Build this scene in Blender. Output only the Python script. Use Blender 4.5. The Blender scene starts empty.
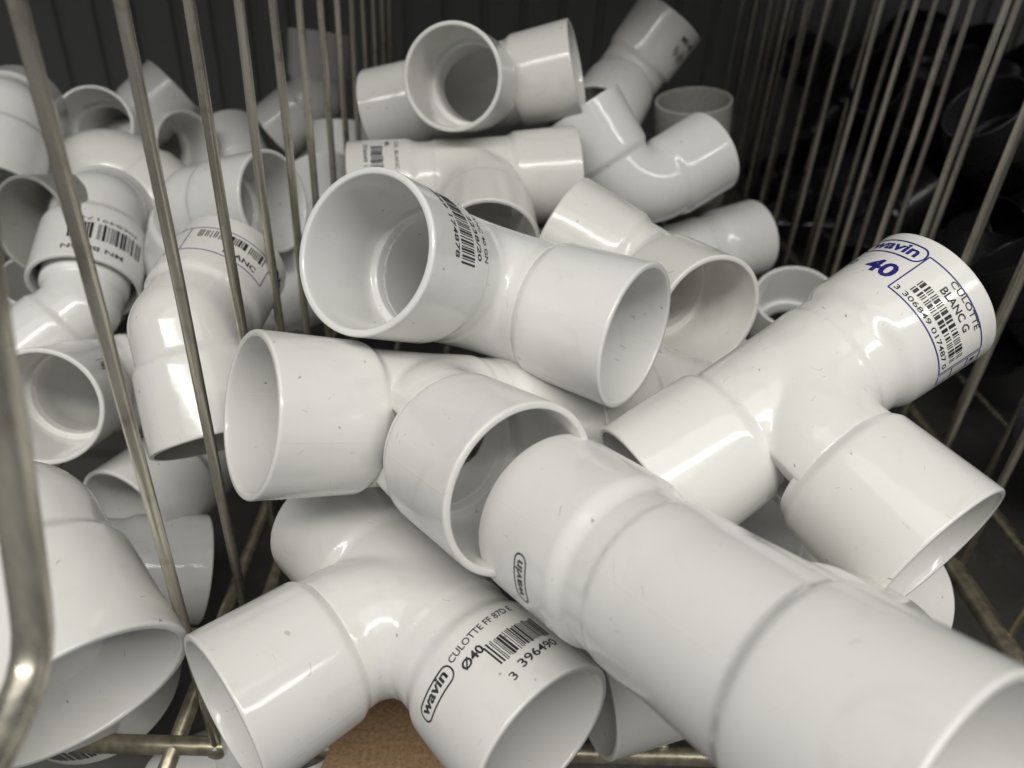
import bpy, math, random
import numpy as np
from mathutils import Matrix, Vector

random.seed(7)
SC = bpy.context.scene
COL = SC.collection
MM = 0.001
SHELF_Z = 300.0            # millimetres from the camera down to the shelf top

# ------------------------------------------------------------------ camera
# rows: camera right / down / forward expressed in the world (x across the
# basket, y into it, z up).  The lens sits SHELF_Z above the shelf.
CW = np.array([[0.998678, 0.03793198, 0.03469041],
               [-0.00877331, -0.53918784, 0.84213984],
               [0.05064868, -0.84133087, -0.53814224]])
F_PX = 765.0
cam_data = bpy.data.cameras.new('camera')
cam = bpy.data.objects.new('camera', cam_data)
COL.objects.link(cam)
cam_data.sensor_width = 36.0
cam_data.lens = F_PX * 36.0 / 1024.0
cam_data.clip_start = 0.005
cam_data.clip_end = 20.0
cam_data.dof.use_dof = True
cam_data.dof.focus_distance = 0.225
cam_data.dof.aperture_fstop = 13.0
m = Matrix.Identity(4)
for i in range(3):
    m[i][0] = CW[i][0]; m[i][1] = -CW[i][1]; m[i][2] = -CW[i][2]
m.translation = Vector((0, 0, SHELF_Z * MM))
cam.matrix_world = m
SC.camera = cam

# ------------------------------------------------------------------ light
SC.view_settings.view_transform = 'Standard'
SC.view_settings.look = 'None'
SC.view_settings.exposure = 0.13
SC.view_settings.gamma = 1.0
world = bpy.data.worlds.new('World'); SC.world = world
world.use_nodes = True
bg = world.node_tree.nodes['Background']
bg.inputs[0].default_value = (0.93, 0.96, 1.0, 1)
bg.inputs[1].default_value = 0.12

def area(name, loc, target, sx, sy, power, color):
    l = bpy.data.lights.new(name, 'AREA'); l.shape = 'RECTANGLE'
    l.size = sx; l.size_y = sy; l.energy = power; l.color = color
    o = bpy.data.objects.new(name, l); COL.objects.link(o)
    o.location = loc
    d = Vector(target) - Vector(loc)
    o.rotation_euler = d.to_track_quat('-Z', 'Y').to_euler()
    return o
WARM = (1.0, 0.978, 0.93)
area('ceiling_tube', (0.05, -0.62, 1.30), (0.0, 0.25, 0.1), 2.6, 0.022, 7.5, WARM)
area('ceiling_tube', (0.05, -0.70, 1.27), (0.0, 0.25, 0.1), 2.6, 0.022, 7.5, WARM)
area('soft_fill', (-0.1, -0.35, 1.15), (0.0, 0.2, 0.1), 1.3, 0.9, 5.6, WARM)  # soft fill lamp added overhead so the light fades towards the back

# ------------------------------------------------------------------ materials
def nodes(name):
    mt = bpy.data.materials.new(name); mt.use_nodes = True
    nt = mt.node_tree; b = nt.nodes['Principled BSDF']
    return mt, nt, b
def N(nt, typ, **kw):
    n = nt.nodes.new(typ)
    for k, v in kw.items(): setattr(n, k, v)
    return n
def ramp(nt, src, p0, p1, c0=(0, 0, 0, 1), c1=(1, 1, 1, 1)):
    r = N(nt, 'ShaderNodeValToRGB')
    r.color_ramp.elements[0].position = p0; r.color_ramp.elements[0].color = c0
    r.color_ramp.elements[1].position = p1; r.color_ramp.elements[1].color = c1
    nt.links.new(src, r.inputs[0]); return r
def mixc(nt, fac, a, b):
    mx = N(nt, 'ShaderNodeMix', data_type='RGBA')
    for s, v in ((mx.inputs[0], fac), (mx.inputs[6], a), (mx.inputs[7], b)):
        if isinstance(v, (int, float)): s.default_value = v
        elif isinstance(v, tuple): s.default_value = v
        else: nt.links.new(v, s)
    return mx.outputs[2]
def mathn(nt, op, a, b=None):
    n = N(nt, 'ShaderNodeMath', operation=op)
    for s, v in zip(n.inputs, (a, b)):
        if v is None: continue
        if isinstance(v, (int, float)): s.default_value = v
        else: nt.links.new(v, s)
    return n.outputs[0]

def plastic(name, base, rough=0.15, marks=1.0, seam=True, spec=0.5):
    mt, nt, b = nodes(name)
    tc = N(nt, 'ShaderNodeTexCoord'); oi = N(nt, 'ShaderNodeObjectInfo')
    wn = N(nt, 'ShaderNodeTexWhiteNoise', noise_dimensions='3D'); nt.links.new(oi.outputs['Location'], wn.inputs['Vector'])
    # a different patch of the marks for every fitting
    sh = N(nt, 'ShaderNodeVectorMath', operation='ADD')
    nt.links.new(tc.outputs['Object'], sh.inputs[0])
    rv = N(nt, 'ShaderNodeCombineXYZ')
    for i, k in enumerate((3.1, 7.7, 5.3)):
        nt.links.new(mathn(nt, 'MULTIPLY', wn.outputs['Value'], k), rv.inputs[i])
    nt.links.new(rv.outputs[0], sh.inputs[1])
    P = sh.outputs[0]
    n1 = N(nt, 'ShaderNodeTexNoise'); n1.inputs['Scale'].default_value = 28; n1.inputs['Detail'].default_value = 4
    nt.links.new(P, n1.inputs['Vector'])
    dark = tuple(c * 0.93 for c in base[:3]) + (1,)
    tone = mixc(nt, wn.outputs['Value'], tuple(c * k for c, k in zip(base[:3], (0.90, 0.90, 0.90))) + (1,), base)
    sc_ = N(nt, 'ShaderNodeSeparateColor'); nt.links.new(wn.outputs['Color'], sc_.inputs[0])
    tone = mixc(nt, mathn(nt, 'MULTIPLY', sc_.outputs[1], 0.5), tone, tuple(c * k for c, k in zip(base[:3], (1.0, 0.965, 0.90))) + (1,))
    col = mixc(nt, mathn(nt, 'MULTIPLY', n1.outputs['Fac'], 0.5), tone, dark)
    # grubby smears
    n2 = N(nt, 'ShaderNodeTexNoise'); n2.inputs['Scale'].default_value = 75; n2.inputs['Detail'].default_value = 7; n2.inputs['Distortion'].default_value = 1.4
    nt.links.new(P, n2.inputs['Vector'])
    sm = ramp(nt, n2.outputs['Fac'], 0.56, 0.76)
    col = mixc(nt, mathn(nt, 'MULTIPLY', sm.outputs[0], 0.13 * marks), col, (0.42, 0.39, 0.34, 1))
    # specks
    vo = N(nt, 'ShaderNodeTexVoronoi'); vo.inputs['Scale'].default_value = 105; vo.inputs['Randomness'].default_value = 1
    wob = N(nt, 'ShaderNodeTexNoise'); wob.inputs['Scale'].default_value = 900
    nt.links.new(P, wob.inputs['Vector'])
    va = N(nt, 'ShaderNodeVectorMath', operation='MULTIPLY_ADD')
    nt.links.new(wob.outputs['Color'], va.inputs[0]); va.inputs[1].default_value = (.0016, .0016, .0016); nt.links.new(P, va.inputs[2])
    nt.links.new(va.outputs[0], vo.inputs['Vector'])
    dd = ramp(nt, vo.outputs['Distance'], 0.030, 0.055, (1, 1, 1, 1), (0, 0, 0, 1))
    sep = N(nt, 'ShaderNodeSeparateColor'); nt.links.new(vo.outputs['Color'], sep.inputs[0])
    pick = mathn(nt, 'GREATER_THAN', sep.outputs[0], 0.30)
    f = mathn(nt, 'MULTIPLY', mathn(nt, 'MULTIPLY', dd.outputs[0], pick), 0.6 * marks)
    col = mixc(nt, f, col, (0.10, 0.085, 0.07, 1))
    # short curved scratches: thin iso-lines of a noise kept only in patches
    n3 = N(nt, 'ShaderNodeTexNoise'); n3.inputs['Scale'].default_value = 120; n3.inputs['Detail'].default_value = 0
    nt.links.new(P, n3.inputs['Vector'])
    line = mathn(nt, 'LESS_THAN', mathn(nt, 'ABSOLUTE', mathn(nt, 'SUBTRACT', n3.outputs['Fac'], 0.5)), 0.006)
    n4 = N(nt, 'ShaderNodeTexNoise'); n4.inputs['Scale'].default_value = 210; n4.inputs['Detail'].default_value = 2
    nt.links.new(P, n4.inputs['Vector'])
    patch = mathn(nt, 'GREATER_THAN', n4.outputs['Fac'], 0.655)
    scr = mathn(nt, 'MULTIPLY', line, patch)
    col = mixc(nt, mathn(nt, 'MULTIPLY', scr, 0.36 * marks), col, (0.22, 0.19, 0.16, 1))
    nt.links.new(col, b.inputs['Base Color'])
    rr = mathn(nt, 'ADD', mathn(nt, 'MULTIPLY', n2.outputs['Fac'], 0.16), rough - 0.10)
    nt.links.new(rr, b.inputs['Roughness'])
    b.inputs['Specular IOR Level'].default_value = spec
    b.inputs['Subsurface Weight'].default_value = 0.0
    # gentle moulding waviness, scratches and the raised mould line on the plane y = 0
    h = mathn(nt, 'MULTIPLY', n1.outputs['Fac'], 0.9)
    h = mathn(nt, 'SUBTRACT', h, mathn(nt, 'MULTIPLY', scr, 0.03))
    fine = N(nt, 'ShaderNodeTexNoise'); fine.inputs['Scale'].default_value = 420; fine.inputs['Detail'].default_value = 3
    nt.links.new(P, fine.inputs['Vector'])
    h = mathn(nt, 'ADD', h, mathn(nt, 'MULTIPLY', fine.outputs['Fac'], 0.018))
    if seam:
        sx = N(nt, 'ShaderNodeSeparateXYZ'); nt.links.new(tc.outputs['Object'], sx.inputs[0])
        ay = mathn(nt, 'ABSOLUTE', sx.outputs[1])
        rg = ramp(nt, mathn(nt, 'MULTIPLY', ay, 1000.0), 0.12, 0.42, (1, 1, 1, 1), (0, 0, 0, 1))
        h = mathn(nt, 'ADD', h, mathn(nt, 'MULTIPLY', rg.outputs[0], 0.035))
    bp = N(nt, 'ShaderNodeBump'); bp.inputs['Strength'].default_value = 0.55; bp.inputs['Distance'].default_value = 0.001
    nt.links.new(h, bp.inputs['Height']); nt.links.new(bp.outputs[0], b.inputs['Normal'])
    return mt
PVC = plastic('white_pvc', (0.80, 0.80, 0.785, 1))
PVC_IN = plastic('white_pvc_bore', (0.74, 0.725, 0.69, 1), rough=0.32, marks=0.6, seam=False)
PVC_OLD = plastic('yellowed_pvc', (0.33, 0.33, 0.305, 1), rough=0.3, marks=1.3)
PVC_DARK = plastic('dark_grey_plastic', (0.024, 0.025, 0.028, 1), rough=0.3, marks=0.0, seam=False)

def flat_mat(name, col, rough):
    mt, nt, b = nodes(name)
    tc = N(nt, 'ShaderNodeTexCoord')
    n = N(nt, 'ShaderNodeTexNoise'); n.inputs['Scale'].default_value = 900; n.inputs['Detail'].default_value = 2
    nt.links.new(tc.outputs['Object'], n.inputs['Vector'])
    c = mixc(nt, ramp(nt, n.outputs['Fac'], 0.35, 0.7).outputs[0], tuple(x * 0.75 for x in col[:3]) + (1,), tuple(min(1, x * 1.5 + .01) for x in col[:3]) + (1,))
    nt.links.new(c, b.inputs['Base Color']); b.inputs['Roughness'].default_value = rough
    return mt
INK = flat_mat('black_ink', (0.018, 0.018, 0.020, 1), 0.45)
INK_BLUE = flat_mat('blue_ink', (0.02, 0.02, 0.17, 1), 0.4)

def wire_mat(name, base, rough):
    mt, nt, b = nodes(name)
    tc = N(nt, 'ShaderNodeTexCoord')
    mp = N(nt, 'ShaderNodeMapping'); mp.inputs['Scale'].default_value = (260, 260, 22)
    nt.links.new(tc.outputs['Object'], mp.inputs[0])
    n = N(nt, 'ShaderNodeTexNoise'); n.inputs['Scale'].default_value = 1.0; n.inputs['Detail'].default_value = 5
    nt.links.new(mp.outputs[0], n.inputs['Vector'])
    r = ramp(nt, n.outputs['Fac'], 0.36, 0.66, tuple(c * 0.62 for c in base[:3]) + (1,), base)
    n2 = N(nt, 'ShaderNodeTexNoise'); n2.inputs['Scale'].default_value = 130; n2.inputs['Detail'].default_value = 4
    nt.links.new(tc.outputs['Object'], n2.inputs['Vector'])
    c = mixc(nt, mathn(nt, 'MULTIPLY', ramp(nt, n2.outputs['Fac'], 0.55, 0.75).outputs[0], 0.45), r.outputs[0], (0.16, 0.13, 0.085, 1))
    nt.links.new(c, b.inputs['Base Color'])
    b.inputs['Metallic'].default_value = 0.80
    nt.links.new(mathn(nt, 'ADD', mathn(nt, 'MULTIPLY', n.outputs['Fac'], 0.25), rough - 0.1), b.inputs['Roughness'])
    bp = N(nt, 'ShaderNodeBump'); bp.inputs['Strength'].default_value = 0.35; bp.inputs['Distance'].default_value = 0.0004
    nt.links.new(n.outputs['Fac'], bp.inputs['Height']); nt.links.new(bp.outputs[0], b.inputs['Normal'])
    return mt
WIRE = wire_mat('zinc_plated_wire', (0.68, 0.65, 0.54, 1), 0.26)
RAIL = wire_mat('yellow_zinc_rail', (0.50, 0.45, 0.33, 1), 0.34)

# ------------------------------------------------------------------ mesh helpers
def obj(name, verts, faces, mat, parent=None, smooth=True):
    me = bpy.data.meshes.new(name)
    me.from_pydata([tuple(map(float, v)) for v in verts], [], [tuple(map(int, f)) for f in faces])
    me.materials.append(mat)
    if smooth: me.polygons.foreach_set('use_smooth', [True] * len(me.polygons))
    me.update()
    o = bpy.data.objects.new(name, me); COL.objects.link(o)
    if parent is not None: o.parent = parent
    return o
def tag(o, label=None, cat=None, group=None, kind=None):
    if label: o['label'] = label
    if cat: o['category'] = cat
    if group: o['group'] = group
    if kind: o['kind'] = kind
    return o
def basis(n):
    n = np.array(n, float); n /= np.linalg.norm(n)
    yy = np.array([0, 1.0, 0]); xx = np.cross(yy, n); xx /= np.linalg.norm(xx)
    yy = np.cross(n, xx)
    return xx, yy, n
def lathe(profile, n, seg=96):
    """profile: list of (radius, height along n) in mm -> verts (m), faces"""
    xx, yy, n = basis(n); V = []; Fc = []
    for r, h in profile:
        for k in range(seg):
            a = 2 * math.pi * k / seg
            V.append((n * h + r * (math.cos(a) * xx + math.sin(a) * yy)) * MM)
    for i in range(len(profile) - 1):
        for k in range(seg):
            k2 = (k + 1) % seg
            Fc.append((i * seg + k, i * seg + k2, (i + 1) * seg + k2, (i + 1) * seg + k))
    return V, Fc
def tube(path, rad, seg=10):
    """round wire along a polyline in metres"""
    path = [Vector(p) for p in path]; V = []; Fc = []
    t0 = (path[1] - path[0]).normalized()
    u = t0.orthogonal().normalized()
    for i, p in enumerate(path):
        if i == 0: t = t0
        elif i == len(path) - 1: t = (path[-1] - path[-2]).normalized()
        else: t = ((path[i] - path[i - 1]).normalized() + (path[i + 1] - path[i]).normalized()).normalized()
        u = (u - t * u.dot(t)).normalized(); w = t.cross(u)
        for k in range(seg):
            a = 2 * math.pi * k / seg
            V.append(p + rad * (math.cos(a) * u + math.sin(a) * w))
    for i in range(len(path) - 1):
        for k in range(seg):
            k2 = (k + 1) % seg
            Fc.append((i * seg + k, i * seg + k2, (i + 1) * seg + k2, (i + 1) * seg + k))
    Fc.append(tuple(range(seg - 1, -1, -1))); Fc.append(tuple(range((len(path) - 1) * seg, len(path) * seg)))
    return V, Fc
def surface_nets(sdf, lo, hi, h, it=4):
    ax = [np.arange(lo[i], hi[i] + h, h) for i in range(3)]
    X, Y, Z = np.meshgrid(*ax, indexing='ij')
    P = np.stack([X, Y, Z], -1)
    D = sdf(P); nx, ny, nz = D.shape
    S = D < 0
    c = np.zeros((nx - 1, ny - 1, nz - 1), int)
    offs = [(i, j, k) for i in (0, 1) for j in (0, 1) for k in (0, 1)]
    for (i, j, k) in offs: c += S[i:nx - 1 + i, j:ny - 1 + j, k:nz - 1 + k]
    act = (c > 0) & (c < 8); idx = -np.ones(act.shape, int); idx[act] = np.arange(act.sum())
    I = np.argwhere(act)
    acc = np.zeros((len(I), 3)); cnt = np.zeros(len(I))
    for a in range(8):
        for b in range(a + 1, 8):
            oa, ob = np.array(offs[a]), np.array(offs[b])
            if np.abs(oa - ob).sum() != 1: continue
            A = I + oa; B = I + ob
            da = D[A[:, 0], A[:, 1], A[:, 2]]; db = D[B[:, 0], B[:, 1], B[:, 2]]
            sel = (da < 0) != (db < 0); t = np.where(sel, da / np.where(sel, da - db, 1), 0)
            p = A + t[:, None] * (B - A)
            acc += p * sel[:, None]; cnt += sel
    V = acc / cnt[:, None] * h + np.array(lo)
    for _ in range(it):
        e = 0.05
        d = sdf(V); g = np.stack([(sdf(V + np.eye(3)[i] * e) - sdf(V - np.eye(3)[i] * e)) / (2 * e) for i in range(3)], -1)
        g2 = (g * g).sum(-1) + 1e-6
        V = V - np.clip(d / g2, -h, h)[:, None] * g * 0.9
    Fc = []
    for axn in range(3):
        o = [0, 0, 0]; o[axn] = 1
        A = S[:nx - o[0], :ny - o[1], :nz - o[2]]; B = S[o[0]:, o[1]:, o[2]:]
        E = np.argwhere(A != B)
        u, w = [(1, 2), (2, 0), (0, 1)][axn]
        ok = (E[:, u] > 0) & (E[:, w] > 0) & (E[:, u] < D.shape[u] - 1) & (E[:, w] < D.shape[w] - 1)
        E = E[ok]
        du = np.zeros(3, int); du[u] = 1; dw = np.zeros(3, int); dw[w] = 1
        q = [E - du - dw, E - dw, E, E - du]
        ids = np.stack([idx[k[:, 0], k[:, 1], k[:, 2]] for k in q], -1)
        flip = ~A[E[:, 0], E[:, 1], E[:, 2]]
        ids[flip] = ids[flip][:, ::-1]
        Fc += ids.tolist()
    return V * MM, Fc

# ------------------------------------------------------------------ the fittings
R_BODY, R_BORE, R_BASE, R_MOUTH, L_SOCK = 20.7, 17.6, 22.6, 23.3, 31.0
def arm_table(kind):
    a = math.radians(87.5); e = math.radians(45)
    if kind == 'tee': return [((0, 0, 1.0), 33.0), ((0, 0, -1.0), 16.0), ((math.sin(a), 0, math.cos(a)), 29.5)]
    if kind == 'bend45': return [((0, 0, -1.0), 13.0), ((math.sin(e), 0, math.cos(e)), 13.0)]
    return [((0, 0, -1.0), 24.0), ((math.sin(a), 0, math.cos(a)), 24.0)]
ARM_NAMES = {'tee': {'U': 0, 'L': 1, 'B': 2}, 'bend45': {'1': 0, '2': 1}, 'bend90': {'1': 0, '2': 1}}
def smin(a, b, k):
    h = np.clip(0.5 + 0.5 * (b - a) / k, 0, 1)
    return b * (1 - h) + a * h - k * h * (1 - h)
def body_sdf(kind):
    arms = arm_table(kind)
    def cyl(P, n, L0, L1, r):
        n = np.array(n); t = P @ n; q = P - t[..., None] * n
        dr = np.sqrt((q * q).sum(-1) + 1e-9) - r
        return np.maximum(dr, np.maximum(t - L1, L0 - t))
    def f(P):
        if kind == 'bend90':
            # a swept quarter bend between the two arms
            n1 = np.array(arms[0][0]); n2 = np.array(arms[1][0]); Rb = 23.0
            c = (n1 + n2) * Rb; q = P - c
            ring = np.sqrt((np.sqrt(q[..., 0]**2 + q[..., 2]**2) - Rb)**2 + P[..., 1]**2 + 1e-9)
            cut = np.maximum((P - n1 * Rb) @ n1, (P - n2 * Rb) @ n2)
            o = np.maximum(ring - R_BODY, cut); i = np.maximum(ring - R_BORE, cut - 1)
            for n, L in arms:
                o = np.minimum(o, cyl(P, n, Rb - 0.15, L - 1.0, R_BODY)); i = np.minimum(i, cyl(P, n, Rb - 3, L + 5, R_BORE))
            return np.maximum(o, -i)
        if kind == 'tee':
            o = cyl(P, (0, 0, 1.0), -(arms[1][1] - 1.0), arms[0][1] - 1.0, R_BODY)
            i = cyl(P, (0, 0, 1.0), -(arms[1][1] + 5), arms[0][1] + 5, R_BORE)
            # the branch sweeps round into the long arm
            nb = np.array(arms[2][0]); Rb = 23.0; c = (nb + np.array((0, 0, 1.0))) * Rb; q = P - c
            ring = np.sqrt((np.sqrt(q[..., 0]**2 + q[..., 2]**2) - Rb)**2 + P[..., 1]**2 + 1e-9) - R_BODY - 0.4
            cut = np.maximum(P @ nb - Rb, P[..., 2] - Rb)
            br = np.maximum(ring, cut)
            br = np.minimum(br, cyl(P, nb, Rb - 0.15, arms[2][1] - 1.0, R_BODY + 0.3))
            o = smin(o, br, 1.1)
            i = np.minimum(i, cyl(P, arms[2][0], 0, arms[2][1] + 5, R_BORE))
            ends = [(n, L) for n, L in arms]
            for n, L in ends: o = np.maximum(o, P @ np.array(n) - (L - 1.0))
            return np.maximum(o, -i)
        o = i = None
        sp = np.sqrt((P * P).sum(-1))
        o = sp - R_BODY; i = sp - R_BORE
        for n, L in arms:
            o = smin(o, cyl(P, n, 0, L - 1.0, R_BODY), 1.5) if False else np.minimum(o, cyl(P, n, 0, L - 1.0, R_BODY))
            i = np.minimum(i, cyl(P, n, 0, L + 5, R_BORE))
        for n, L in arms: o = np.maximum(o, P @ np.array(n) - (L - 1.0))
        return np.maximum(o, -i)
    return f
def socket_profile(L, wide=4.2):
    H = L + L_SOCK; p = []
    p += [(R_BODY - 0.5, L - 4.0), (R_BODY, L - 3.2)]
    for k in range(0, 7):                                   # rounded shoulder
        t = k / 6.0; s = t * t * (3 - 2 * t)
        p.append((R_BODY + (R_BASE - R_BODY) * s, L - 3.0 + wide * t))
    for k in range(2 if wide > 5 else 1, 8):
        t = k / 8.0; p.append((R_BASE + (R_MOUTH - R_BASE) * t, L + 1.2 + (L_SOCK - 2.4) * t))
    p += [(R_MOUTH, H - 1.0), (R_MOUTH, H - 0.75), (R_MOUTH - 0.10, H - 0.35), (R_MOUTH - 0.35, H - 0.08), (R_MOUTH - 0.7, H),
          (R_MOUTH - 1.5, H), (R_MOUTH - 1.75, H - 0.08), (R_MOUTH - 1.95, H - 0.3), (R_MOUTH - 2.05, H - 0.7), (R_MOUTH - 2.15, H - 1.6)]
    for k in range(0, 8):
        t = k / 7.0; p.append((R_MOUTH - 2.2 - 0.75 * t, H - 2.0 - (L_SOCK - 5.0) * t))
    b = R_MOUTH - 2.95
    p += [(b - 0.25, L + 2.3), (b - 0.7, L + 2.0), (R_BORE + 1.0, L + 2.0), (R_BORE + 0.35, L + 1.9), (R_BORE + 0.15, L + 1.5), (R_BORE + 0.15, L - 4.0)]
    return p
MESH = {}
def fitting_meshes(kind, mat):
    key = (kind, mat.name)
    if key in MESH: return MESH[key]
    arms = arm_table(kind)
    lo = [-24, -22, -24]; hi = [24, 22, 24]
    for n, L in arms:
        for i in range(3):
            e = n[i] * L + (2 + 22 * math.sqrt(max(0, 1 - n[i] ** 2))) * (1 if n[i] >= 0 else -1)
            lo[i] = min(lo[i], e - 1); hi[i] = max(hi[i], e + 1)
    V, Fc = surface_nets(body_sdf(kind), lo, hi, 1.15)
    def mk(nm, V, Fc):
        me = bpy.data.meshes.new(nm)
        me.from_pydata([tuple(map(float, v)) for v in V], [], [tuple(f) for f in Fc])
        me.materials.append(mat); me.polygons.foreach_set('use_smooth', [True] * len(me.polygons)); me.update()
        return me
    out = [('body', mk('body', V, Fc))]
    for n, L in arms: out.append(('socket', mk('socket', *lathe(socket_profile(L, 6.0 if L == 33.0 else 4.6), n, 112))))
    MESH[key] = out
    return out
KIND_NAME = {'tee': 'pipe_tee', 'bend45': 'pipe_elbow', 'bend90': 'pipe_elbow'}
FIT = {}
def fitting(key, kind, R, t, label, cat, group, mat=None, scale=1.0):
    """R, t: the fitting's axes and centre seen from the lens (mm) -> world"""
    Rw = CW @ np.array(R); tw = CW @ (np.array(t) * scale) + np.array([0, 0, SHELF_Z])
    e = bpy.data.objects.new(KIND_NAME[kind], None); COL.objects.link(e)
    e.empty_display_size = 0.02
    mw = Matrix.Identity(4)
    for i in range(3):
        for j in range(3): mw[i][j] = Rw[i][j] * scale
        mw[i][3] = tw[i] * MM
    e.matrix_world = mw
    tag(e, label, cat, group)
    for nm, me in fitting_meshes(kind, mat or PVC):
        o = bpy.data.objects.new(nm, me); COL.objects.link(o); o.parent = e
    FIT[key] = (e, kind)
    return e

# ------------------------------------------------------------------ print on the fittings
class Print:
    """ink laid on a socket: u = millimetres round it, h = millimetres from its shoulder"""
    def __init__(self, key, arm, ink, name='printed_label'):
        self.e, self.kind = FIT[key]; self.n, self.L = arm_table(self.kind)[ARM_NAMES[self.kind][arm]]
        self.V = []; self.F = []; self.ink = ink; self.name = name
    def put(self, u, h, lift=0.07):
        xx, yy, n = basis(self.n)
        hh = min(max(h, 1.2), L_SOCK - 0.4)
        r = R_BASE + (R_MOUTH - R_BASE) * (hh - 1.2) / (L_SOCK - 2.4) + lift
        if h < 0: r = R_BODY + lift
        a = u / 22.9
        return (n * (self.L + h) + r * (math.cos(a) * xx + math.sin(a) * yy)) * MM
    def quad(self, p0, p1, w):
        """a line of width w from p0 to p1 (both (u, h))"""
        p0 = np.array(p0, float); p1 = np.array(p1, float); d = p1 - p0; ln = np.linalg.norm(d)
        if ln < 1e-6: return
        d /= ln; s = np.array([-d[1], d[0]]) * w / 2; k = max(1, int(ln / 1.2)); b = len(self.V)
        for i in range(k + 1):
            c = p0 + d * ln * i / k
            self.V.append(self.put(*(c - s))); self.V.append(self.put(*(c + s)))
        for i in range(k): self.F.append((b + 2 * i, b + 2 * i + 1, b + 2 * i + 3, b + 2 * i + 2))
    def poly(self, pts, w, close=True):
        for i in range(len(pts) - (0 if close else 1)): self.quad(pts[i], pts[(i + 1) % len(pts)], w)
    def pill(self, o, ex, ey, L, H, w):
        """rounded box from corner o along ex (length L) and ey (height H)"""
        o, ex, ey = map(np.array, (o, ex, ey)); r = H * 0.45; pts = []
        for cx, cy, a0 in ((L - r, H - r, 0), (r, H - r, 90), (r, r, 180), (L - r, r, 270)):
            for k in range(5):
                a = math.radians(a0 + 22.5 * k); pts.append(o + ex * (cx + r * math.cos(a)) + ey * (cy + r * math.sin(a)))
        self.poly(pts, w)
    def text(self, s, o, end, size, bold=0.012, flip=False, fit=True):
        """string s on a baseline from o to end (u, h); letters stand to its left"""
        o = np.array(o, float); end = np.array(end, float); L = np.linalg.norm(end - o); ex = (end - o) / L
        ey = np.array([-ex[1], ex[0]]) * (-1 if flip else 1)
        cu = bpy.data.curves.new('t', 'FONT'); cu.body = s; cu.size = 1.0; cu.offset = min(bold, 0.032); cu.resolution_u = 3
        ob = bpy.data.objects.new('t', cu); COL.objects.link(ob)
        dg = bpy.context.evaluated_depsgraph_get(); me = bpy.data.meshes.new_from_object(ob.evaluated_get(dg))
        P = [v.co.copy() for v in me.vertices]; b = len(self.V)
        if P:
            x0 = min(p.x for p in P); x1 = max(p.x for p in P); kx = L / (x1 - x0) if fit else size
            Q = [o + ex * (p.x - x0) * kx + ey * p.y * size for p in P]
            todo = []
            for f in me.polygons:
                vs = list(f.vertices)
                for i in range(1, len(vs) - 1): todo.append((Q[vs[0]], Q[vs[i]], Q[vs[i + 1]]))
            while todo:                                    # small facets so the ink follows the curve
                t = todo.pop(); ls = [np.linalg.norm(t[i] - t[(i + 1) % 3]) for i in range(3)]; i = int(np.argmax(ls))
                if ls[i] > 1.5:
                    a_, b_, c_ = t[i], t[(i + 1) % 3], t[(i + 2) % 3]; m_ = (a_ + b_) / 2
                    todo += [(a_, m_, c_), (m_, b_, c_)]
                else:
                    b = len(self.V); self.V += [self.put(*q) for q in t]; self.F.append((b, b + 1, b + 2))
        bpy.data.objects.remove(ob); bpy.data.curves.remove(cu); bpy.data.meshes.remove(me)
    def bars(self, o, end, height, seed=3, gap=0.0, rag=0.0, flip=False):
        o = np.array(o, float); end = np.array(end, float); L = np.linalg.norm(end - o); ex = (end - o) / L
        ey = np.array([-ex[1], ex[0]]) * (-1 if flip else 1); rnd = random.Random(seed)
        mods = []
        for _ in range(26): mods += [rnd.choice((1, 1, 2, 3)), rnd.choice((1, 1, 2))]
        tot = sum(mods); x = 0
        for i, mwid in enumerate(mods):
            wv = mwid * L / tot
            if i % 2 == 0 and rnd.random() > gap:
                c = o + ex * (x + wv / 2)
                self.quad(c + ey * rag * rnd.random() * height, c + ey * height * (1 - rag * rnd.random()), wv * 1.05)
            x += wv
    def done(self):
        o = obj(self.name, self.V, self.F, self.ink, self.e, smooth=False)
        return o

# ------------------------------------------------------------------ the pile
G_MID = 'white pipe fittings heaped in the middle basket'
G_LEFT = 'white pipe fittings in the left basket'
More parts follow.
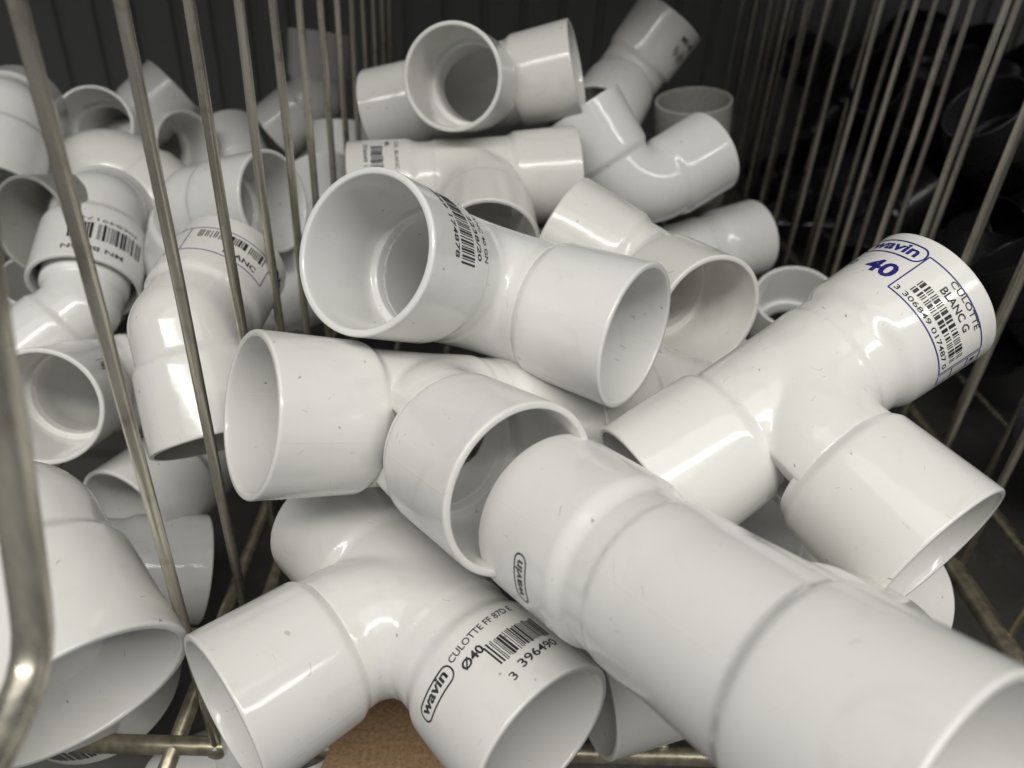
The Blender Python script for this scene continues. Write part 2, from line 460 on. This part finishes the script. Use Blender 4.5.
# key: (kind, rotation rows, centre seen from the lens in mm, label, category, group, scale)
PILE = {
  'A': ('tee', [[0.8339, 0.2971, -0.4652], [0.3152, -0.9482, -0.0405], [-0.4532, -0.1128, -0.8843]], [-10.8, -33.4, 264.6], 'white tee with a black barcode, topmost in the centre, wide mouth facing left', 'pipe tee', G_MID, 1.0, PVC),
  'D': ('tee', [[0.7202, -0.4473, -0.5304], [0.3601, 0.8944, -0.2652], [0.593, 0.0, 0.8052]], [44.9, 52.3, 154.4], 'largest nearest white tee, lying diagonally into the bottom right corner', 'pipe tee', G_MID, 1.0, PVC),
  'B': ('tee', [[0.5698, -0.1962, 0.798], [0.2632, 0.9635, 0.0489], [-0.7785, 0.1822, 0.6006]], [-33.7, 10.6, 235.3], 'white tee just under the barcode tee, one mouth left and one facing the viewer', 'pipe tee', G_MID, 1.0, PVC),
  'C': ('tee', [[0.4933, 0.2483, 0.8337], [0.6412, 0.5438, -0.5414], [-0.5878, 0.8017, 0.109]], [78.9, 7.2, 234.6], 'white tee with a blue framed label and a blue 40, leaning on the right wires', 'pipe tee', G_MID, 1.0, PVC),
  'T3': ('bend45', [[-0.0158, -0.8049, -0.5931], [0.3006, -0.5696, 0.765], [-0.9536, -0.1662, 0.251]], [72.2, -193.0, 485.3], 'white elbow leaning up against the dark back, dark smudged print on its rim', 'pipe elbow', G_MID, 1.0, PVC),
  'F': ('tee', [[-0.7597, -0.0111, 0.6501], [0.3318, 0.8533, 0.4022], [-0.5592, 0.5213, -0.6446]], [-33.0, 67.2, 240.2], 'white tee printed with a black diameter 40, lying over the brown cardboard', 'pipe tee', G_MID, 1.0, PVC),
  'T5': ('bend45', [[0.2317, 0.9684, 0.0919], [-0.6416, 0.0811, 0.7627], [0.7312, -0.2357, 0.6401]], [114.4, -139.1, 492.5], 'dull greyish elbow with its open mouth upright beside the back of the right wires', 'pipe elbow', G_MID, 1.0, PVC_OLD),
  'T2': ('tee', [[0.1113, -0.0235, -0.9935], [0.6695, -0.737, 0.0925], [-0.7344, -0.6754, -0.0663]], [-14.5, -101.1, 380.8], 'white tee between the top centre tee and the big barcode tee, small barcode at left', 'pipe tee', G_MID, 1.0, PVC),
  'T7': ('tee', [[0.2157, -0.3437, 0.914], [0.9479, -0.1508, -0.2804], [0.2343, 0.9269, 0.2933]], [93.1, -74.1, 460.0], 'dim white tee lying level near the foot of the right wires, behind the others', 'pipe tee', G_MID, 1.0, PVC),
  'T8': ('bend45', [[0.3657, 0.9187, 0.1491], [-0.8119, 0.2366, 0.5337], [0.4551, -0.3162, 0.8324]], [169.6, -26.8, 476.2], 'white elbow with its mouth up, peeping over the body of the blue labelled tee', 'pipe elbow', G_MID, 1.0, PVC),
  'T1': ('tee', [[-0.2003, -0.1894, -0.9613], [0.2718, -0.9534, 0.1313], [-0.9413, -0.2349, 0.2424]], [-12.3, -153.8, 397.9], 'white tee at the top centre, its round mouth facing straight out', 'pipe tee', G_MID, 1.0, PVC),
  'T4': ('bend90', [[-0.5051, -0.2571, -0.8239], [-0.8446, -0.0491, 0.5331], [-0.1775, 0.9651, -0.1923]], [65.7, -100.8, 417.5], 'white quarter bend right of the top tees, shaped like a V with both mouths hidden', 'pipe elbow', G_MID, 1.0, PVC),
  'T12': ('bend45', [[0.0955, 0.9801, -0.1741], [-0.2133, 0.191, 0.9582], [0.9723, -0.0544, 0.2272]], [-167.5, -184.1, 681.6], 'white elbow below the upright one at the far back, seen through the left wires', 'pipe elbow', G_MID, 1.0, PVC),
  'T10': ('bend45', [[-0.9865, -0.1076, -0.1236], [-0.0778, -0.3562, 0.9312], [-0.1442, 0.9282, 0.343]], [-146.2, -217.3, 577.2], 'white elbow standing upright at the far back, seen through the left wires', 'pipe elbow', G_MID, 1.0, PVC),
  'S1': ('bend90', [[0.6927, 0.6833, -0.2308], [-0.7168, 0.6876, -0.1158], [0.0796, 0.2457, 0.9661]], [-278.6, -172.5, 540.0], 'white elbow at the back left with its round mouth facing out beside the first wires', 'pipe elbow', G_LEFT, 1.0, PVC),
  'J1': ('bend45', [[-0.3831, -0.9169, -0.112], [0.5013, -0.1045, -0.8589], [0.7759, -0.3852, 0.4997]], [-195.9, -80.3, 363.7], 'white elbow with a black barcode band, lying under the left wires', 'pipe elbow', G_LEFT, 1.08, PVC),
  'I': ('bend45', [[0.9908, -0.0823, -0.1071], [0.0616, 0.981, -0.1838], [0.1202, 0.1755, 0.9771]], [-186.9, 1.0, 338.9], 'white elbow low at far left, big round mouth facing out behind the first wire', 'pipe elbow', G_LEFT, 1.0, PVC),
  'J2': ('bend45', [[-0.7792, -0.0866, 0.6208], [-0.5082, -0.4925, -0.7065], [0.3669, -0.866, 0.3397]], [-238.2, -41.2, 422.1], 'white elbow pointing down in front of the barcode band of the left basket', 'pipe elbow', G_LEFT, 0.86, PVC),
  'T6': ('bend45', [[-0.2667, -0.5026, 0.8224], [0.0722, 0.8404, 0.5371], [-0.9611, 0.2027, -0.1879]], [57.0, -44.8, 323.6], 'white elbow right of the big barcode tee, its round mouth open beside that tee', 'pipe elbow', G_MID, 1.0, PVC),
  'N': ('bend45', [[0.2811, -0.2926, -0.914], [0.711, 0.7031, -0.0063], [0.6445, -0.6481, 0.4057]], [-148.5, -83.8, 368.0], 'white elbow with an oval mouth opening right, above the framed label elbow', 'pipe elbow', G_LEFT, 1.0, PVC),
  'S4': ('bend90', [[0.7266, 0.1517, 0.6701], [0.6743, -0.3443, -0.6533], [0.1316, 0.9265, -0.3525]], [-211.2, -119.2, 394.7], 'white quarter bend humped above the barcode band in the left basket', 'pipe elbow', G_LEFT, 1.1, PVC),
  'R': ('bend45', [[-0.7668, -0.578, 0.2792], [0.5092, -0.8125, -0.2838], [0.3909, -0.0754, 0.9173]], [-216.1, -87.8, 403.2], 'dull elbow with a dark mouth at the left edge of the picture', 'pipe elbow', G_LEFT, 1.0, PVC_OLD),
  'Q': ('bend45', [[-0.4189, -0.9059, -0.0616], [0.3394, -0.0933, -0.936], [0.8422, -0.413, 0.3466]], [-266.5, -139.6, 402.3], 'white elbow cut by the left edge, above the dull one with a dark mouth', 'pipe elbow', G_LEFT, 1.0, PVC),
  'L': ('tee', [[-0.3569, -0.3749, 0.8556], [0.842, -0.5258, 0.1208], [0.4046, 0.7635, 0.5033]], [-189.3, 72.8, 300.8], 'white elbow behind the wires above the bottom left mouth, its rounded end to the right', 'pipe elbow', G_LEFT, 1.0, PVC),
  'S3': ('tee', [[0.5644, -0.0061, -0.8255], [-0.1842, 0.9738, -0.1332], [0.8047, 0.2272, 0.5485]], [-256.5, -166.1, 540.0], 'white tee at the back of the left basket, small round mouth and stubby right arm', 'pipe tee', G_LEFT, 1.0, PVC),
  'M': ('bend45', [[-0.8013, -0.4561, 0.3872], [0.2512, -0.8438, -0.4742], [0.543, -0.2827, 0.7907]], [-147.9, 35.5, 360.9], 'white elbow in the shade under the framed label elbow, mouth facing down left', 'pipe elbow', G_LEFT, 1.0, PVC),
  'U1': ('bend45', [[0.0646, 0.3133, -0.9475], [0.7169, -0.675, -0.1743], [-0.6942, -0.668, -0.2682]], [110.8, 76.1, 285.0], 'white elbow showing a curved edge under the right arm of the blue labelled tee', 'pipe elbow', G_MID, 1.0, PVC),
  'K': ('bend45', [[0.4115, -0.8661, -0.2839], [-0.0155, 0.3048, -0.9523], [0.9113, 0.3963, 0.112]], [-121.3, -19.9, 287.0], 'white elbow with a framed label over its bend, pointing down between two wires', 'pipe elbow', G_LEFT, 1.0, PVC),
  'E': ('bend45', [[0.232, -0.1715, 0.9575], [0.8751, 0.4666, -0.1284], [-0.4247, 0.8677, 0.2583]], [68.3, 97.0, 269.9], 'scuffed white elbow under the nearest tee, narrow mouth just above the bottom rail', 'pipe elbow', G_MID, 1.0, PVC),
  'X': ('bend45', [[-0.9278, -0.207, -0.3104], [-0.1013, -0.661, 0.7436], [-0.3591, 0.7213, 0.5922]], [-90.3, 145.1, 291.8], 'white elbow at the bottom edge, under the left arm of the tee on the cardboard', 'pipe elbow', G_MID, 1.0, PVC),
  'G': ('bend45', [[-0.7406, 0.2322, -0.6306], [0.3516, -0.6658, -0.6581], [-0.5727, -0.7091, 0.4114]], [-120.3, 38.9, 183.5], 'largest white elbow in the left basket, wide mouth open at the bottom left', 'pipe elbow', G_LEFT, 1.22, PVC),
  'V3': ('bend90', [[-0.0725, 0.2268, 0.9712], [0.9256, -0.3473, 0.1502], [0.3714, 0.9099, -0.1848]], [108.7, -8.4, 369.4], 'white elbow buried between the barcode tee and the blue labelled tee', 'pipe elbow', G_MID, 1.0, PVC),
  'V2': ('tee', [[0.779, 0.3549, -0.517], [-0.5055, 0.8432, -0.1828], [0.3711, 0.4038, 0.8362]], [91.8, 53.7, 310.0], 'white tee mostly hidden in the gap between the nearest tee and the blue labelled tee', 'pipe tee', G_MID, 1.0, PVC),
  'V1': ('bend45', [[0.4942, -0.3896, 0.7772], [0.754, 0.6371, -0.1601], [-0.4328, 0.6651, 0.6086]], [51.3, 4.0, 300.0], 'white elbow mostly hidden in the gap under the right end of the barcode tee', 'pipe elbow', G_MID, 1.0, PVC),
  'V6': ('bend90', [[-0.5197, 0.2681, -0.8112], [-0.7363, -0.6222, 0.2661], [-0.4334, 0.7355, 0.5207]], [-137.7, -43.7, 420.0], 'white elbow in the shade behind the left rim of the big barcode tee', 'pipe elbow', G_MID, 1.0, PVC),
  'H': ('bend45', [[-0.9925, 0.0807, 0.0923], [0.0106, 0.8067, -0.5908], [-0.1221, -0.5854, -0.8015]], [-119.3, 62.4, 193.5], 'white elbow with a small barcode, showing under the rim of the largest left mouth', 'pipe elbow', G_LEFT, 1.25, PVC),
  'V9': ('bend45', [[0.6213, 0.3811, -0.6846], [-0.5497, -0.4106, -0.7275], [-0.5584, 0.8283, -0.0456]], [-229.9, 164.3, 420.0], 'white elbow lying deepest at the bottom left, under the bottom rail', 'pipe elbow', G_LEFT, 1.0, PVC),
  'V8': ('bend90', [[-0.6479, 0.1493, 0.747], [-0.3919, 0.7756, -0.4949], [-0.6532, -0.6133, -0.444]], [-176.4, 114.8, 400.0], 'white elbow on the left basket floor, seen through the gap beside the big left mouth', 'pipe elbow', G_LEFT, 1.0, PVC),
  'W1': ('bend90', [[0.2579, -0.7078, 0.6576], [-0.7232, 0.3099, 0.6172], [-0.6407, -0.6348, -0.432]], [-262.1, -17.0, 440.0], 'white elbow at the left edge below the dull one with a dark mouth', 'pipe elbow', G_LEFT, 1.0, PVC),
  'W2': ('bend45', [[-0.7832, -0.4564, 0.4223], [0.2591, 0.3778, 0.8889], [-0.5652, 0.8056, -0.1776]], [-194.4, -149.4, 560.0], 'white elbow far back left, below the upright one at the back', 'pipe elbow', G_MID, 1.0, PVC),
  'W3': ('bend45', [[-0.6942, 0.135, 0.707], [-0.6942, 0.134, -0.7072], [-0.1902, -0.9817, 0.0007]], [-124.1, -143.9, 560.0], 'white elbow far back, between the last left wires and the big barcode tee', 'pipe elbow', G_MID, 1.0, PVC),
  'Y3': ('bend45', [[0.3302, 0.8699, 0.3664], [0.0133, -0.3925, 0.9197], [0.9438, -0.2988, -0.1412]], [-119.4, -106.7, 520.0], 'dim white elbow at the back, directly left of the upper barcode tee', 'pipe elbow', G_MID, 1.0, PVC),
  'Y1': ('bend45', [[-0.5576, -0.3017, 0.7734], [0.1328, 0.8872, 0.4419], [-0.8194, 0.3491, -0.4546]], [-140.5, -15.9, 480.0], 'white elbow deep in the shade between the framed label elbow and the barcode tee', 'pipe elbow', G_MID, 1.0, PVC),
  'Y2': ('bend90', [[0.5236, -0.8519, 0.0122], [-0.6596, -0.4144, -0.6271], [0.5393, 0.3202, -0.7789]], [-186.8, -5.5, 440.0], 'white elbow in the dark gap behind the lower end of the framed label elbow', 'pipe elbow', G_LEFT, 1.0, PVC),
  'Y4': ('bend45', [[-0.6236, 0.5565, -0.5491], [-0.2494, 0.5241, 0.8143], [0.7409, 0.6447, -0.188]], [-264.3, -170.6, 590.0], 'dim white elbow at the back left, behind the stubby armed tee', 'pipe elbow', G_LEFT, 1.0, PVC),
  'Y5': ('bend90', [[-0.5799, 0.3738, 0.7239], [0.8135, 0.2173, 0.5395], [0.0444, 0.9017, -0.4301]], [-309.8, -86.9, 520.0], 'dim white elbow deep at the left edge behind the dull one', 'pipe elbow', G_LEFT, 1.0, PVC),
}
for k, (kd, R_, t_, lab, cat, grp, sc, mt) in PILE.items(): fitting(k, kd, R_, t_, lab, cat, grp, mt, sc)

# ------------------------------------------------------------------ the printing
def print_A():
    p = Print('A', 'U', INK)
    p.bars((29, 17.2), (4.8, 17.2), 7.6, seed=11, gap=0.02, rag=0.06)
    p.text('3306849 174878', (36, 20.3), (6.2, 20.3), 3.0, 0.015)
    p.text('2238/20', (22, 8.0), (7.4, 8.0), 3.1, 0.015)
    p.text('CUL. BLANC 40 GN', (34, 3.6), (7.6, 3.6), 2.7, 0.012)
    p.done()
def print_C():
    p = Print('C', 'U', INK_BLUE, 'printed_frame')
    p.pill((-58.5, 20.6), (1, 0), (0, 1), 22.0, 6.0, 0.55)
    p.text('wavin', (-56.3, 22.2), (-38.8, 22.2), 5.6, 0.035)
    p.text('O', (-57.5, 13.6), (-54.2, 13.6), 3.6, 0.03)
    p.text('40', (-48.5, 11.6), (-38.0, 11.6), 7.6, 0.05)
    p.poly([(-36, 9.4), (-2.5, 9.4), (-2.5, 25.0), (-36, 25.0)], 0.45)
    p.poly([(-1.6, 9.4), (3.2, 9.4), (3.2, 25.0), (-1.6, 25.0)], 0.35)
    p.quad((-1.6, 14.6), (3.2, 14.6), 0.35); p.quad((-1.6, 20.4), (3.2, 20.4), 0.35)
    p.done()
    p = Print('C', 'U', INK)
    for k, (a, b) in enumerate(((12.9, 15.2), (15.35, 18.0))):
        p.bars((-31.5, a), (-4.5, a), b - a, seed=21, gap=0.03, rag=0.12)
    p.text('3 306849 017487 0', (-35, 10.4), (-4.0, 10.4), 2.2, 0.01)
    p.text('BLANC G', (-26.5, 19.2), (-12.0, 19.2), 3.3, 0.02)
    p.text('CULOTTE', (-26.5, 22.9), (-10.5, 22.9), 2.6, 0.01)
    p.quad((-0.2, 22.4), (1.6, 22.4), 1.6)
    p.done()
def print_F():
    p = Print('F', 'U', INK)
    p.pill((-5.6, 11.2), (-1, 0.02), (-0.02, -1), 16.0, 4.6, 0.5)
    p.text('wavin', (-7.0, 9.9), (-19.8, 9.7), 4.2, 0.05)
    p.text('CULOTTE FF 87D E', (-22.5, 8.6), (-46.5, 5.8), 2.9, 0.012)
    p.text('\u00d840', (-23.8, 13.2), (-31.0, 12.6), 3.7, 0.03)
    p.bars((-31.2, 19.6), (-50, 18.0), 8.0, seed=5, gap=0.02, rag=0.10)
    p.text('396490', (-34.5, 23.6), (-48.8, 21.8), 3.6, 0.015)
    p.text('3', (-30.6, 24.8), (-32.2, 24.6), 3.4, 0.01)
    p.done()
def print_D():
    p = Print('D', 'U', INK)
    p.pill((51, 9.6), (1, 0), (0, 1), 13.0, 4.4, 0.5)
    p.text('wavin', (52.5, 10.9), (62.5, 10.9), 4.0, 0.05)
    p.done()
def print_T2():
    p = Print('T2', 'U', INK)
    p.bars((34, 19.5), (15, 19.5), 6.2, seed=8, gap=0.04, rag=0.1)
    p.text('3306849 17487', (36, 22.6), (14, 22.6), 2.8, 0.01)
    p.text('CUL. BLANC 40 GN', (38, 8.0), (9, 8.0), 2.4, 0.012)
    p.text('MN', (38, 12.6), (34, 12.6), 3.0, 0.02)
    p.done()
def print_J1():
    p = Print('J1', '1', INK)
    p.text('306849174', (-22, 8.2), (4, 8.2), 2.6, 0.0)
    p.bars((-25, 11.2), (8, 11.2), 9.5, seed=9, gap=0.02, rag=0.05)
    p.text('MN BL.GN', (-16, 24.6), (9, 24.6), 3.2, 0.02)
    p.done()
def print_K():
    p = Print('K', '2', INK_BLUE, 'printed_frame')
    p.text('40', (-19.5, 24.5), (-29, 23.8), 7.0, 0.03)
    p.poly([(-74, 8), (-31, 8), (-31, 22), (-74, 22)], 0.45)
    p.quad((-66, 8), (-66, 22), 0.4)
    p.done()
    p = Print('K', '2', INK)
    p.bars((-62, 15.8), (-34, 15.8), 5.0, seed=31, gap=0.04, rag=0.12)
    p.text('BLANC', (-50, 10.0), (-36, 10.0), 3.6, 0.025)
    p.done()
def print_small():
    p = Print('T3', '1', INK)
    p.bars((-60, 10), (-46, 10), 9, seed=4, gap=0.2, rag=0.5)
    p.text('MN 40', (-60, 21), (-47, 21), 5.0, 0.03)
    p.done()
    p = Print('H', '1', INK)
    p.bars((27, 16), (45, 16), 9, seed=14, gap=0.02, rag=0.05)
    p.done()
    p = Print('I', '1', INK)
    p.bars((-71, 8), (-52, 8), 12, seed=15, gap=0.15, rag=0.3)
    p.done()
for f_ in (print_A, print_C, print_F, print_D, print_T2, print_J1, print_K, print_small): f_()

# ------------------------------------------------------------------ setting
def W(x, y, z): return (x * MM, y * MM, (z + SHELF_Z) * MM)
def px(u, v, X=None, Y=None, Z=None):
    """point (mm, lens at the origin) on a sight line at a known x, y or z plane"""
    r = CW @ np.array([(u - 512) / F_PX, (v - 384) / F_PX, 1.0])
    s = X / r[0] if X is not None else Y / r[1] if Y is not None else Z / r[2]
    return r * s
def sheet(name, x0, x1, y0, y1, z, mat, kind='structure', th=3.0):
    V = [W(x, y, zz) for zz in (z, z - th) for x, y in ((x0, y0), (x1, y0), (x1, y1), (x0, y1))]
    Fc = [(0, 1, 2, 3), (7, 6, 5, 4), (0, 4, 5, 1), (1, 5, 6, 2), (2, 6, 7, 3), (3, 7, 4, 0)]
    return tag(obj(name, V, Fc, mat, smooth=False), kind=kind)
SHELF = plastic('grey_painted_shelf', (0.10, 0.097, 0.09, 1), rough=0.5, marks=1.0, seam=False)
sheet('shelf', -900, 900, -100, 830, -300, SHELF)
# ribbed dark panel at the back
def back_panel():
    V = []; Fc = []; xs = []
    x = -1000
    while x < 1000:
        xs += [(x, 0), (x + 2.5, -3.5), (x + 31, -3.5), (x + 33.5, 0)]; x += 38
    for z in (-300, 420):
        for (a, d) in xs: V.append(W(a, 835 + d, z))
    n = len(xs)
    for i in range(n - 1): Fc.append((i, i + 1, n + i + 1, n + i))
    mt = plastic('dark_grey_panel', (0.32, 0.32, 0.31, 1), rough=0.45, marks=0.3, seam=False)
    tag(obj('back_wall', V, Fc, mt, smooth=False), kind='structure')
back_panel()
# unseen board added overhead to keep the lamp light off the back of the baskets
sheet('shade_board', -900, 900, 152, 830, 260, SHELF, th=25)

def wires(parent, segs, mat=None, name='wire', rad=1.75):
    for s in segs:
        if len(s) == 2:                                    # hand-bent wire is never quite straight
            a, b = np.array(s[0], float), np.array(s[1], float); j = [random.uniform(-0.7, 0.7) for _ in range(6)]
            s = [tuple(a)] + [tuple(a + (b - a) * (k / 6) + np.array([j[k - 1], j[-k], 0]) * 0.8) for k in range(1, 6)] + [tuple(b)]
        V, Fc = tube([W(*p) for p in s], rad * MM)
        obj(name, V, Fc, mat or WIRE, parent)
def basket(label, group):
    e = bpy.data.objects.new('wire_basket', None); COL.objects.link(e)
    return tag(e, label, 'basket', group)
ZF = -246.0; ZT = 200.0
XL, XR = -86.0, 220.0
G_BASK = 'wire baskets standing side by side'
b1 = basket('zinc wire basket in the middle, holding the pile of white tees', G_BASK)
b1.location = W(67, 153, ZF); off = Vector(b1.location)
def rel(e, segs): return segs
wires(b1, [[(XL, XL * -1 * (1.774 + 0.4955 * n), ZT), (XL, XL * -1 * (1.774 + 0.4955 * n), ZF)] for n in range(0, 13)])
wires(b1, [[(XR, 8 + 40.0 * n, ZT), (XR, 8 + 40.0 * n, ZF)] for n in range(3, 20)])
wires(b1, [[(x, 153, ZF + 1.5), (x, 790, ZF + 1.5)] for x in np.arange(XL + 30, XR - 10, 30.5)])
wires(b1, [[(XL - 1, y, ZF - 2), (XR + 1, y, ZF - 2)] for y in (330, 480, 640)])
wires(b1, [[(XL, 150, ZF - 2), (XL, 790, ZF - 2)],  [(XL, 790, ZF - 2), (XR, 790, ZF - 2)]], RAIL, 'rail', 2.8)
wires(b1, [[(XL - 60, 153, ZF - 1.5), (XR, 153, ZF - 1.5)]], RAIL, 'rail', 3.2)
wires(b1, [[(XR - 3, 100, ZF - 3), (XR - 3, 790, ZF - 3)]], RAIL, 'rail', 4.5)
# the bent front edge of the basket close to the lens
pp = [tuple(px(u, v, X=-68.0)) for u, v in ((-30, 200), (-12, 330), (8, 440), (22, 540), (30, 600), (33, 630), (32, 655), (26, 682), (14, 712), (-4, 750), (-30, 800), (-60, 860))]
V_, F_ = tube([W(*p) for p in pp], 2.9 * MM, 20)
obj('front_post', V_, F_, WIRE, b1)
b2 = basket('zinc wire basket on the right, full of dark fittings', G_BASK)
b2.location = W(400, 300, ZF)
XB = 258.0
wires(b2, [[(XB, 22 + 40.0 * n, ZT), (XB, 22 + 40.0 * n, ZF)] for n in range(3, 20)])
wires(b2, [[(x, 153, ZF + 1.5), (x, 790, ZF + 1.5)] for x in np.arange(XB + 45, XB + 280, 61)])
wires(b2, [[(XB, 100, ZF - 3), (XB, 790, ZF - 3)]], RAIL, 'rail', 2.8)
wires(b2, [[(XB, 160, ZF - 2), (XB + 300, 160, ZF - 2)], [(XB - 34, 705, ZF), (XB + 300, 705, ZF)]], RAIL, 'rail', 2.8)
b3 = basket('zinc wire basket on the left, full of white elbows behind its wires', G_BASK)
b3.location = W(-240, 300, ZF)
wires(b3, [[(x, 153, ZF + 1.5), (x, 790, ZF + 1.5)] for x in np.arange(-420, -150, 30.5)])
wires(b3, [[(-430, y, ZF - 2), (-96, y, ZF - 2)] for y in (200, 330, 480, 640, 785)])
wires(b3, [[(-100, 110, ZF - 2), (-100, 790, ZF - 2)]], RAIL, 'rail', 2.8)
bpy.context.view_layer.update()
for b in (b1, b2, b3):
    for c in b.children: c.matrix_parent_inverse = b.matrix_world.inverted()

# cardboard sheet on the basket floor at the front
def cardboard():
    mt, nt, b = nodes('brown_cardboard')
    tc = N(nt, 'ShaderNodeTexCoord')
    n = N(nt, 'ShaderNodeTexNoise'); n.inputs['Scale'].default_value = 700; n.inputs['Detail'].default_value = 6
    nt.links.new(tc.outputs['Object'], n.inputs['Vector'])
    r = ramp(nt, n.outputs['Fac'], 0.3, 0.72, (0.27, 0.165, 0.085, 1), (0.47, 0.31, 0.18, 1))
    nt.links.new(r.outputs[0], b.inputs['Base Color']); b.inputs['Roughness'].default_value = 0.9
    bp = N(nt, 'ShaderNodeBump'); bp.inputs['Strength'].default_value = 0.5; bp.inputs['Distance'].default_value = 0.0004
    nt.links.new(n.outputs['Fac'], bp.inputs['Height']); nt.links.new(bp.outputs[0], b.inputs['Normal'])
    P = [px(318, 775, Z=-240), px(452, 800, Z=-240), px(440, 690, Z=-240), px(350, 700, Z=-240)]
    V = [W(p[0], p[1], p[2] + d) for d in (0, -3) for p in P]
    o = obj('cardboard_piece', V, [(0, 1, 2, 3), (7, 6, 5, 4), (0, 4, 5, 1), (1, 5, 6, 2), (2, 6, 7, 3), (3, 7, 4, 0)], mt, smooth=False)
    tag(o, 'scrap of brown cardboard lying at the bottom of the middle basket', 'cardboard')
cardboard()

# dark fittings filling the right-hand basket
rnd = random.Random(12)
G_DARK = 'dark grey pipe fittings in the right basket'
for i in range(30):
    x = 312 + 62 * (i % 3) + rnd.uniform(-10, 10); y = 190 + 62 * (i // 3) + rnd.uniform(-14, 14)
    z = -205 + rnd.uniform(-12, 12)
    for lay in range(2):
        q = Matrix.Rotation(rnd.uniform(0, 6.28), 3, 'Z') @ Matrix.Rotation(rnd.uniform(0.5, 2.6), 3, 'X') @ Matrix.Rotation(rnd.uniform(0, 6.28), 3, 'Z')
        Rc = CW.T @ np.array([list(r) for r in q])
        tc = CW.T @ np.array([x + 8 * lay, y + 24 * lay, z + 84 * lay])
        fitting('dark%d_%d' % (i, lay), 'bend90' if (i + lay) % 2 else 'bend45', Rc, tc, 'dark grey plastic elbow heaped behind the wires of the right basket', 'pipe elbow', G_DARK, PVC_DARK)
